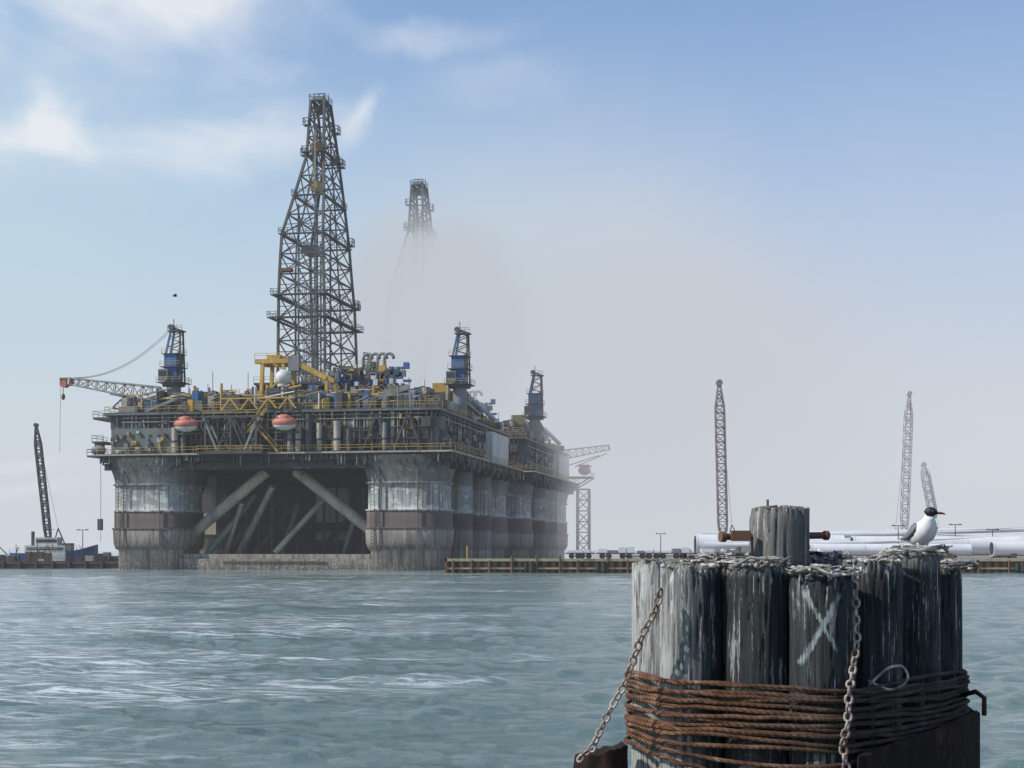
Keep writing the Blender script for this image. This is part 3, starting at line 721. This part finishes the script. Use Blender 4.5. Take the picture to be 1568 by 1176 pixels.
xmk=M(nt,'MAXIMUM',stroke(1.535,3.285,1.70,2.97,.013),stroke(1.715,3.27,1.52,2.90,.018))
xmk=M(nt,'MULTIPLY',xmk,mrange(nt,sp.outputs['Y'],7.88,7.86,0,1))
xmk=M(nt,'MULTIPLY',xmk,ramp(nt,gr2,[(.38,.15),(.52,1.0)]))
col=mix(nt,M(nt,'MULTIPLY',xmk,.8),col,(.40,.47,.47))
hb=M(nt,'ADD',gr,M(nt,'MULTIPLY',gr2,.6))
bsdf(nt,out,col,.7,0,hb,1.0,.016)
endm,nt,out=new_mat('timber_end'); tc=N(nt,'ShaderNodeTexCoord').outputs['Object']
bsdf(nt,out,ramp(nt,noise_tex(nt,tc,18,6),[(.35,(.04,.037,.033)),(.6,(.25,.24,.21)),(.7,(.5,.48,.44))]),.9,0,noise_tex(nt,tc,30,6),.7,.01)
dol=empty('mooring_piling_cluster')
piles=[(.86,8.55,.172,3.42),(.99,8.2,.176,3.405),(1.335,8.1,.176,3.41),(1.66,7.95,.174,3.365),(1.99,8.22,.165,3.43),(2.27,8.48,.165,3.475),(2.49,8.8,.168,3.39),
 (1.545,8.6,.172,3.735),(1.18,8.62,.165,3.43),(1.86,8.75,.17,3.44),(1.0,8.95,.17,3.41),(1.35,9.0,.17,3.43),(1.7,9.15,.17,3.42),(2.1,9.1,.17,3.4),(2.5,9.16,.165,3.455)]
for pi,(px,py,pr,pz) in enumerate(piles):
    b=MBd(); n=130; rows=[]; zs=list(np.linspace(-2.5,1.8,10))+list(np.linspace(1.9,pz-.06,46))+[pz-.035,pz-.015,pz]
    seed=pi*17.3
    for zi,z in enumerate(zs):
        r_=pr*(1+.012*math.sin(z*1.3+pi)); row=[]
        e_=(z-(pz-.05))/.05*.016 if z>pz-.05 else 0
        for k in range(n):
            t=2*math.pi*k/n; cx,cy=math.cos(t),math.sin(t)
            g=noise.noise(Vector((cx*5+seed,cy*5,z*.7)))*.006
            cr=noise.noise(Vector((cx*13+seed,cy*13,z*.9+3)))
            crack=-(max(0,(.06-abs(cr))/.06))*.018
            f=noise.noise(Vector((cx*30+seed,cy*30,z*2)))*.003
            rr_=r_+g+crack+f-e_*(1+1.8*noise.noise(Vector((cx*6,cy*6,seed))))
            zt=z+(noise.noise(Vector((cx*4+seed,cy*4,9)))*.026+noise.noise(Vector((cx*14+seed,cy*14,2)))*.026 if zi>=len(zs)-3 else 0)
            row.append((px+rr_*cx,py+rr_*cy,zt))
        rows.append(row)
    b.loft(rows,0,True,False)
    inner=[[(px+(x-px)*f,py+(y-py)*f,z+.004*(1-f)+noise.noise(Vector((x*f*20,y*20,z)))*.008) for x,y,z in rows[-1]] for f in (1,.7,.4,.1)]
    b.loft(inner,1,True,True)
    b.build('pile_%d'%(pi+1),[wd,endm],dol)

def outline(off,n=260):
    pts=[]
    for px,py,pr,pz in piles:
        for k in range(36):
            t=2*math.pi*k/36; pts.append(Vector((px+(pr+off)*math.cos(t),py+(pr+off)*math.sin(t))))
    h=[pts[i] for i in convex_hull_2d(pts)]
    seg=[(h[i],h[(i+1)%len(h)]) for i in range(len(h))]; tot=sum((q-p).length for p,q in seg); out_=[]; acc=0;si=0
    for k in range(n):
        s_=tot*k/n
        while acc+(seg[si][1]-seg[si][0]).length<s_: acc+=(seg[si][1]-seg[si][0]).length; si+=1
        p,q=seg[si]; out_.append(p.lerp(q,(s_-acc)/max(1e-9,(q-p).length)))
    return out_
rp,nt,out=new_mat('rusty_wire_rope'); tc=N(nt,'ShaderNodeTexCoord').outputs['Object']; sp=N(nt,'ShaderNodeSeparateXYZ'); L(nt,tc,sp.inputs[0])
n1=noise_tex(nt,tc,7,8,.75); n3=noise_tex(nt,tc,1.6,4,.6)
c1=ramp(nt,n1,[(.3,(.045,.019,.010)),(.48,(.165,.068,.029)),(.6,(.27,.135,.07)),(.70,(.45,.37,.30))])
c2=ramp(nt,n1,[(.3,(.015,.011,.009)),(.5,(.055,.040,.03)),(.65,(.13,.10,.08)),(.75,(.34,.32,.28))])
f=mrange(nt,M(nt,'ADD',sp.outputs['X'],M(nt,'MULTIPLY',M(nt,'SUBTRACT',n3,.5),1.6)),1.3,1.9,0,1)
col=mix(nt,f,c1,c2)
wv=N(nt,'ShaderNodeTexWave'); wv.bands_direction='DIAGONAL'; wv.inputs['Scale'].default_value=28; wv.inputs['Distortion'].default_value=.5; L(nt,tc,wv.inputs['Vector'])
wvc=wv.outputs['Fac'] if 'Fac' in wv.outputs else wv.outputs[1]
col=mix(nt,.45,col,wvc,'MULTIPLY')
bsdf(nt,out,col,.85,0,M(nt,'ADD',wvc,n1),1.0,.008)
b=MBd()
turns=[(2.79,0,.012),(2.765,.012,.011),(2.742,0,.013),(2.718,.018,.011),(2.692,0,.014),(2.664,.005,.013),(2.638,0,.014),(2.613,.016,.012),(2.588,0,.014),(2.562,.0,.013),(2.537,.012,.013),(2.51,0,.014),(2.485,.01,.012),(2.462,0,.013)]
for i,(z,o,r) in enumerate(turns):
    ol=outline(.006+r+o); sd=i*3.7
    pts=[]
    for k,p in enumerate(ol):
        w=noise.noise(Vector((p.x*1.6,p.y*1.6,sd)))*.034+noise.noise(Vector((p.x*6,p.y*6,sd)))*.009
        inw=.016*noise.noise(Vector((p.x*3,p.y*3,sd+40)))
        pts.append((p.x,p.y+inw,z+w+.01*math.sin(p.x*2.4)))
    b.tube(pts,r,0,10,True)
ol=outline(.035)
pts=[(p.x,p.y,2.40-.20*max(0,min(1,(p.x-.7)/.9))+.006*math.sin(p.x*40)) for p in ol]; b.tube(pts,.013,0,10,True)
pts=[(p.x,p.y,2.44-.08*math.sin((p.x-.7)*2.2)) for p in outline(.02)]; b.tube(pts,.012,0,10,True)
b.build('wire_rope_wrap',[rp],dol)

chm,nt,out=new_mat('galvanised_chain'); tc=N(nt,'ShaderNodeTexCoord').outputs['Object']
bsdf(nt,out,ramp(nt,noise_tex(nt,tc,14,6,.7),[(.35,(.10,.05,.03)),(.5,(.30,.23,.19)),(.65,(.50,.46,.42))]),.6,.2,noise_tex(nt,tc,60,4),.4,.004)
def chain(pts,name,ll=.062,wr=.0075,ww=.018):
    b=MBd(); pts=[Vector(p) for p in pts]
    seg=[(pts[i],pts[i+1]) for i in range(len(pts)-1)]; tot=sum((q-p).length for p,q in seg)
    pitch=ll-2*wr-.002; n=int(tot/pitch)
    def at(s_):
        for p,q in seg:
            l=(q-p).length
            if s_<=l: return p.lerp(q,s_/l),(q-p).normalized()
            s_-=l
        return pts[-1],(seg[-1][1]-seg[-1][0]).normalized()
    for i in range(n):
        c,d=at((i+.5)*pitch); up=Vector((0,1,0)); x=d.cross(up).normalized(); y=d.cross(x).normalized()
        a=math.radians(35 if i%2 else 125)+random.uniform(-.25,.25); s_=x*math.cos(a)+y*math.sin(a)
        h=ll/2-wr-ww; loop=[]
        for t in np.linspace(-math.pi/2,math.pi/2,7): loop.append(c+d*(h+ww*math.cos(t))+s_*ww*math.sin(t))
        for t in np.linspace(math.pi/2,3*math.pi/2,7): loop.append(c+d*(-h+ww*math.cos(t))+s_*ww*math.sin(t))
        b.tube(loop,wr,0,7,True)
    b.build(name,[chm],dol)
def W3(px,py,y): return ((px-784)*y/2277,y,3.5-(py-842)*y/2277)
chain([W3(1012,902,8.0),W3(1003,935,7.98),W3(985,968,7.99),W3(968,1015,8.05),W3(955,1050,8.1),W3(930,1095,8.12),W3(907,1145,8.12),W3(882,1168,8.15)],'chain_left_side')
chain([W3(1307,878,7.86),W3(1311,930,7.84),W3(1312,985,7.83),W3(1305,1030,7.78),W3(1300,1060,7.7),W3(1298,1110,7.69),W3(1290,1140,7.7),W3(1300,1200,7.72)],'chain_front')
fib_,nt,out=new_mat('bleached_rope'); tc=N(nt,'ShaderNodeTexCoord').outputs['Object']
bsdf(nt,out,ramp(nt,noise_tex(nt,tc,22,6),[(.35,(.10,.085,.07)),(.5,(.32,.30,.27)),(.65,(.60,.58,.54))]),.9,0,noise_tex(nt,tc,90,4),.8,.005)
b=MBd(); rr=random.Random(9)
tops=[p for p in piles if p[3]<3.6]
for i in range(46):
    p=rr.choice(tops[:7]+[piles[8],piles[9]]); a0=rr.uniform(0,6.28); R0=rr.uniform(.04,.17); pts=[]
    cx,cy=p[0]+rr.uniform(-.08,.08),p[1]+rr.uniform(-.1,.08)
    if cx<1.1: continue
    for k in range(16):
        a=a0+k*rr.uniform(.12,.4); pts.append((cx+R0*math.cos(a)*1.3,cy+R0*math.sin(a)*.8,p[3]+.012+rr.uniform(0,.04)-(.03 if k>12 else 0)))
    b.tube(pts,rr.uniform(.005,.011),0,7)
for i in range(700):
    p=rr.choice(tops); a=rr.uniform(0,6.28); q=rr.uniform(0,1)**.5*p[2]*1.0
    x=p[0]+q*math.cos(a)
    if x<1.0 and rr.random()<.7: continue
    s_=rr.uniform(.005,.019); b.sphere((x,p[1]+q*math.sin(a),p[3]+s_*.5),(s_*rr.uniform(.8,1.8),s_*rr.uniform(.8,1.5),s_*rr.uniform(.4,1)),0,6,4)
pts=[W3(1330,1050,7.95),W3(1345,1035,7.93),W3(1362,1022,7.92),W3(1380,1020,7.92),W3(1388,1028,7.92),W3(1390,1038,7.92),W3(1384,1048,7.93),W3(1365,1056,7.95),W3(1345,1050,7.96),W3(1325,1040,8.0)]
fine=[]
for i in range(len(pts)-1):
    p0=Vector(pts[max(i-1,0)]);p1=Vector(pts[i]);p2=Vector(pts[i+1]);p3=Vector(pts[min(i+2,len(pts)-1)])
    for t in (0,.25,.5,.75): fine.append(.5*((2*p1)+(p2-p0)*t+(2*p0-5*p1+4*p2-p3)*t*t+(-p0+3*p1-3*p2+p3)*t**3))
b.tube(fine,.007,0,8)
b.build('frayed_rope_and_shells',[fib_],dol)
b=MBd(); b.cyl((1.20,8.5,3.575),(1.84,8.72,3.585),.020,0,n=16); b.cyl((1.19,8.5,3.575),(1.22,8.51,3.575),.03,0,n=16); b.cyl((1.83,8.71,3.585),(1.85,8.72,3.585),.028,0,n=16)
b.box(1.25,1.36,8.46,8.5,3.55,3.61,0); b.cyl((1.47,8.55,3.7),(1.47,8.55,3.79),.007,0,n=8)
b.build('cross_pipe',[MRu],dol)
cm,nt,out=new_mat('pitted_dark_steel'); tc=N(nt,'ShaderNodeTexCoord').outputs['Object']
bsdf(nt,out,ramp(nt,noise_tex(nt,tc,5,9,.78,(1,1,.5)),[(.35,(.010,.008,.008)),(.52,(.024,.016,.014)),(.64,(.085,.042,.028)),(.74,(.16,.12,.09))]),.9,0,noise_tex(nt,tc,14,8,.75),.9,.02,spec=.2)
b=MBd()
ol=outline(.10,320); ol2=outline(.06,320)
sel=set(k for k in range(320) if (ol[k].x>1.80))
st=[k for k in sel if (k-1)%320 not in sel][0]; run=[]; k=st
while k in sel: run.append(k); k=(k+1)%320
secs=[]
for k in run:
    p,q=ol[k],ol2[k]; f=(p.x-1.80)/.8; zt=2.43+.12*min(1,f)+noise.noise(Vector((p.x*8,p.y*8,0)))*.012
    secs.append([(p.x,p.y,-2),(p.x,p.y,zt-.012),(p.x*.5+q.x*.5,p.y*.5+q.y*.5,zt+.004),(q.x,q.y,zt-.01),(q.x,q.y,-2)])
b.loft(secs,0,False)
b.tube([(2.60,8.6,2.66),(2.65,8.5,2.69),(2.68,8.44,2.66),(2.68,8.44,2.56)],.014,0,8)
b.build('steel_collar',[cm],dol)
b=MBd(); rows=[]
for z in np.linspace(-2,2.37,40):
    rows.append([(.50+.145*c*(1+.16*noise.noise(Vector((c*3,s_*3,z*4)))),8.35+.12*s_*(1+.16*noise.noise(Vector((c*3,s_*3,z*4+9)))),z+(c*.04+.03*noise.noise(Vector((c*5,s_*5,0))) if z>2.3 else 0)) for c,s_ in [(math.cos(t),math.sin(t)) for t in np.linspace(0,2*math.pi,40,endpoint=False)]])
b.loft(rows,0); b.build('fender_stub',[cm],dol)

# ---------------- perched laughing gull
gmw,nt,out=new_mat('feathers'); tc=N(nt,'ShaderNodeTexCoord').outputs['Object']
bsdf(nt,out,ramp(nt,noise_tex(nt,tc,40,5,.6,(1,1,.4)),[(.3,(.62,.62,.62)),(.7,(.80,.80,.79))]),.8)
gmg,nt,out=new_mat('wing_grey'); bsdf(nt,out,(.16,.17,.19),.7)
gmb,nt,out=new_mat('hood_black'); bsdf(nt,out,(.015,.014,.014),.6)
gml,nt,out=new_mat('leg_dark_red'); bsdf(nt,out,(.10,.02,.015),.5)
gull=empty('perched_seagull',(2.51,9.09,3.462),math.radians(-80)); gull.scale=(1.15,1.15,1.15)
b=MBd()
sp_=[(-.17,0,.085,.012),(-.14,0,.092,.026),(-.09,0,.10,.044),(-.03,0,.112,.058),(.02,0,.128,.062),(.055,0,.152,.055),(.072,0,.178,.041),(.078,0,.198,.030),(.082,0,.212,.026)]
b.tube([q[:3] for q in sp_],[q[3] for q in sp_],0,20)
for s_ in (-1,1):
    secs=[]
    for x,zc,hh in ((.045,.15,.012),(.02,.145,.034),(-.05,.125,.038),(-.12,.108,.026),(-.19,.098,.013),(-.25,.095,.003)):
        yo=.058*max(.25,1-abs(x)*3.2) if x<0 else .056
        secs.append([(x,s_*(yo+.006),zc-hh),(x,s_*(yo+.011),zc),(x,s_*(yo-.006),zc+hh),(x,s_*(yo-.014),zc)])
    b.loft(secs,1)
    b.cyl((0,s_*.024,0.0),(.0,s_*.022,.075),.0045,3,n=6)
    b.cyl((.0,s_*.024,.055),(.0,s_*.022,.085),.009,0,.014,n=8)
    for a in (-.45,0,.45): b.cyl((0,s_*.024,.004),(.035*math.cos(a),s_*.024+.035*math.sin(a),.003),.004,3,.002,n=5)
b.build('gull_body',[gmw,gmg,gmb,gml],gull)
b=MBd()
hd=[(-.020,0,-.006,.018),(-.008,0,.003,.026),(.006,0,.007,.0275),(.020,0,.006,.023),(.032,0,.002,.014),(.038,0,0,.008)]
b.tube([q[:3] for q in hd],[q[3] for q in hd],2,18)
b.tube([(.034,0,.001),(.055,0,0),(.072,0,-.003),(.080,0,-.008)],[.0075,.0065,.0045,.001],3,8)
for s_ in (-1,1): b.sphere((.017,s_*.021,.010),.0035,0,8,6); b.sphere((.018,s_*.0225,.010),.0025,2,8,6)
h=b.build('gull_head',[gmw,gmg,gmb,gml],gull); h.location=(.084,0,.226); h.rotation_euler=(0,0,math.radians(62))

# ================================================================= WORLD
SUN=Vector((-.98,-.26,0)).normalized(); EL=math.radians(42)
w=bpy.data.worlds.new('World'); scene.world=w; w.use_nodes=True; nt=w.node_tree; nt.nodes.clear()
out=N(nt,'ShaderNodeOutputWorld'); bg=N(nt,'ShaderNodeBackground'); L(nt,bg.outputs[0],out.inputs[0])
STR=.12; bg.inputs['Strength'].default_value=STR
sky=N(nt,'ShaderNodeTexSky'); sky.sky_type='NISHITA'; sky.sun_disc=False; sky.sun_elevation=EL; sky.sun_rotation=math.atan2(SUN.x,SUN.y)%(2*math.pi)
sky.air_density=1.0; sky.dust_density=.5; sky.ozone_density=1.5
tc=N(nt,'ShaderNodeTexCoord').outputs['Generated']; sp=N(nt,'ShaderNodeSeparateXYZ'); L(nt,tc,sp.inputs[0])
az=M(nt,'ARCTAN2',sp.outputs['X'],sp.outputs['Y']); el=M(nt,'ARCSINE',sp.outputs['Z'])
cb=N(nt,'ShaderNodeCombineXYZ'); L(nt,az,cb.inputs[0]); L(nt,el,cb.inputs[1])
nz=N(nt,'ShaderNodeTexNoise'); nz.inputs['Scale'].default_value=7; nz.inputs['Detail'].default_value=6; nz.inputs['Roughness'].default_value=.55; L(nt,tc,nz.inputs['Vector'])
dv=N(nt,'ShaderNodeVectorMath',operation='SUBTRACT'); L(nt,nz.outputs['Color'],dv.inputs[0]); dv.inputs[1].default_value=(.5,.5,.5)
ds=N(nt,'ShaderNodeVectorMath',operation='MULTIPLY'); L(nt,dv.outputs[0],ds.inputs[0]); ds.inputs[1].default_value=(.20,.10,0)
ad=N(nt,'ShaderNodeVectorMath',operation='ADD'); L(nt,cb.outputs[0],ad.inputs[0]); L(nt,ds.outputs[0],ad.inputs[1])
def blob(c,r,s_,tilt=0):
    sb_=N(nt,'ShaderNodeVectorMath',operation='SUBTRACT'); L(nt,ad.outputs[0],sb_.inputs[0]); sb_.inputs[1].default_value=(c[0],c[1],0)
    mp=N(nt,'ShaderNodeMapping'); mp.inputs['Rotation'].default_value=(0,0,tilt); L(nt,sb_.outputs[0],mp.inputs[0])
    dd=N(nt,'ShaderNodeVectorMath',operation='DIVIDE'); L(nt,mp.outputs[0],dd.inputs[0]); dd.inputs[1].default_value=(r[0],r[1],1)
    le=N(nt,'ShaderNodeVectorMath',operation='LENGTH'); L(nt,dd.outputs[0],le.inputs[0])
    return M(nt,'MULTIPLY',mrange(nt,le.outputs['Value'],1.0,0.0,0,1,True),s_)
clouds=None
for c,r,s_,t in (((-.335,.245),(.11,.032),1.1,0),((-.30,.265),(.03,.035),.7,-.3),((-.20,.255),(.14,.034),.75,-.15),((-.185,.29),(.04,.04),.4,0),((-.105,.278),(.018,.032),.5,.3),
    ((-.07,.335),(.08,.018),.6,-.15),((-.16,.295),(.025,.014),.5,0),((-.22,.35),(.12,.05),.8,.2),((-.30,.325),(.16,.08),.7,0),((-.03,.305),(.07,.03),.3,0),
    ((-.315,.06),(.045,.010),.6,0),((-.32,.038),(.06,.012),.6,0)):
    v=blob(c,r,s_,t); clouds=v if clouds is None else M(nt,'ADD',clouds,v)
wisp=N(nt,'ShaderNodeTexNoise'); wisp.inputs['Scale'].default_value=14; wisp.inputs['Detail'].default_value=8; wisp.inputs['Distortion'].default_value=.6
mpw=N(nt,'ShaderNodeMapping'); mpw.inputs['Scale'].default_value=(.6,.6,1.5); L(nt,tc,mpw.inputs[0]); L(nt,mpw.outputs[0],wisp.inputs['Vector'])
clouds=M(nt,'MULTIPLY',clouds,mrange(nt,wisp.outputs['Fac'],.34,.64,.2,1.1),clamp=True)
hz=mrange(nt,M(nt,'ADD',el,M(nt,'MULTIPLY',M(nt,'SUBTRACT',nz.outputs['Fac'],.5),.05)),.42,.06,.06,.98,True)
hz=M(nt,'ADD',hz,M(nt,'MULTIPLY',mrange(nt,az,-.05,-.35,0,1,True),mrange(nt,el,.5,.3,0,.25)),clamp=True)
hz=M(nt,'ADD',hz,blob((0.02,.17),(.24,.16),.45),clamp=True)
hz=M(nt,'MULTIPLY',hz,mrange(nt,sp.outputs['Z'],-.1,-.02,.3,1))
k=1/STR
hc=mix(nt,mrange(nt,az,-.3,.2,0,1),(.52*k,.67*k,.77*k),(.57*k,.61*k,.70*k))
low=mrange(nt,el,.20,.0,0,1,True)
hc=mix(nt,M(nt,'MULTIPLY',low,.9),hc,(.70*k,.71*k,.745*k))
tint=mix(nt,1.0,sky.outputs[0],(1.04,1.22,1.38),'MULTIPLY')
c=mix(nt,hz,tint,hc)
c=mix(nt,M(nt,'MULTIPLY',clouds,.85),c,(.86*k,.88*k,.91*k))
L(nt,c,bg.inputs['Color'])

sd=bpy.data.lights.new('sun','SUN'); sd.energy=4.3; sd.angle=math.radians(.6); sd.color=(1,.94,.86)
so=bpy.data.objects.new('sun',sd); COL.objects.link(so)
S=Vector((SUN.x*math.cos(EL),SUN.y*math.cos(EL),math.sin(EL))); so.rotation_euler=S.to_track_quat('Z','Y').to_euler(); so.location=(-50,-20,80)

# ================================================================= CAMERA
cd=bpy.data.cameras.new('camera'); co=bpy.data.objects.new('camera',cd); COL.objects.link(co)
co.location=(0,0,3.5); co.rotation_euler=(math.radians(90),0,0); cd.sensor_width=36; cd.lens=52.28; cd.shift_y=254/1568; cd.clip_end=20000; cd.clip_start=.1
scene.camera=co
scene.view_settings.view_transform='Standard'; scene.view_settings.look='None'; scene.view_settings.exposure=0
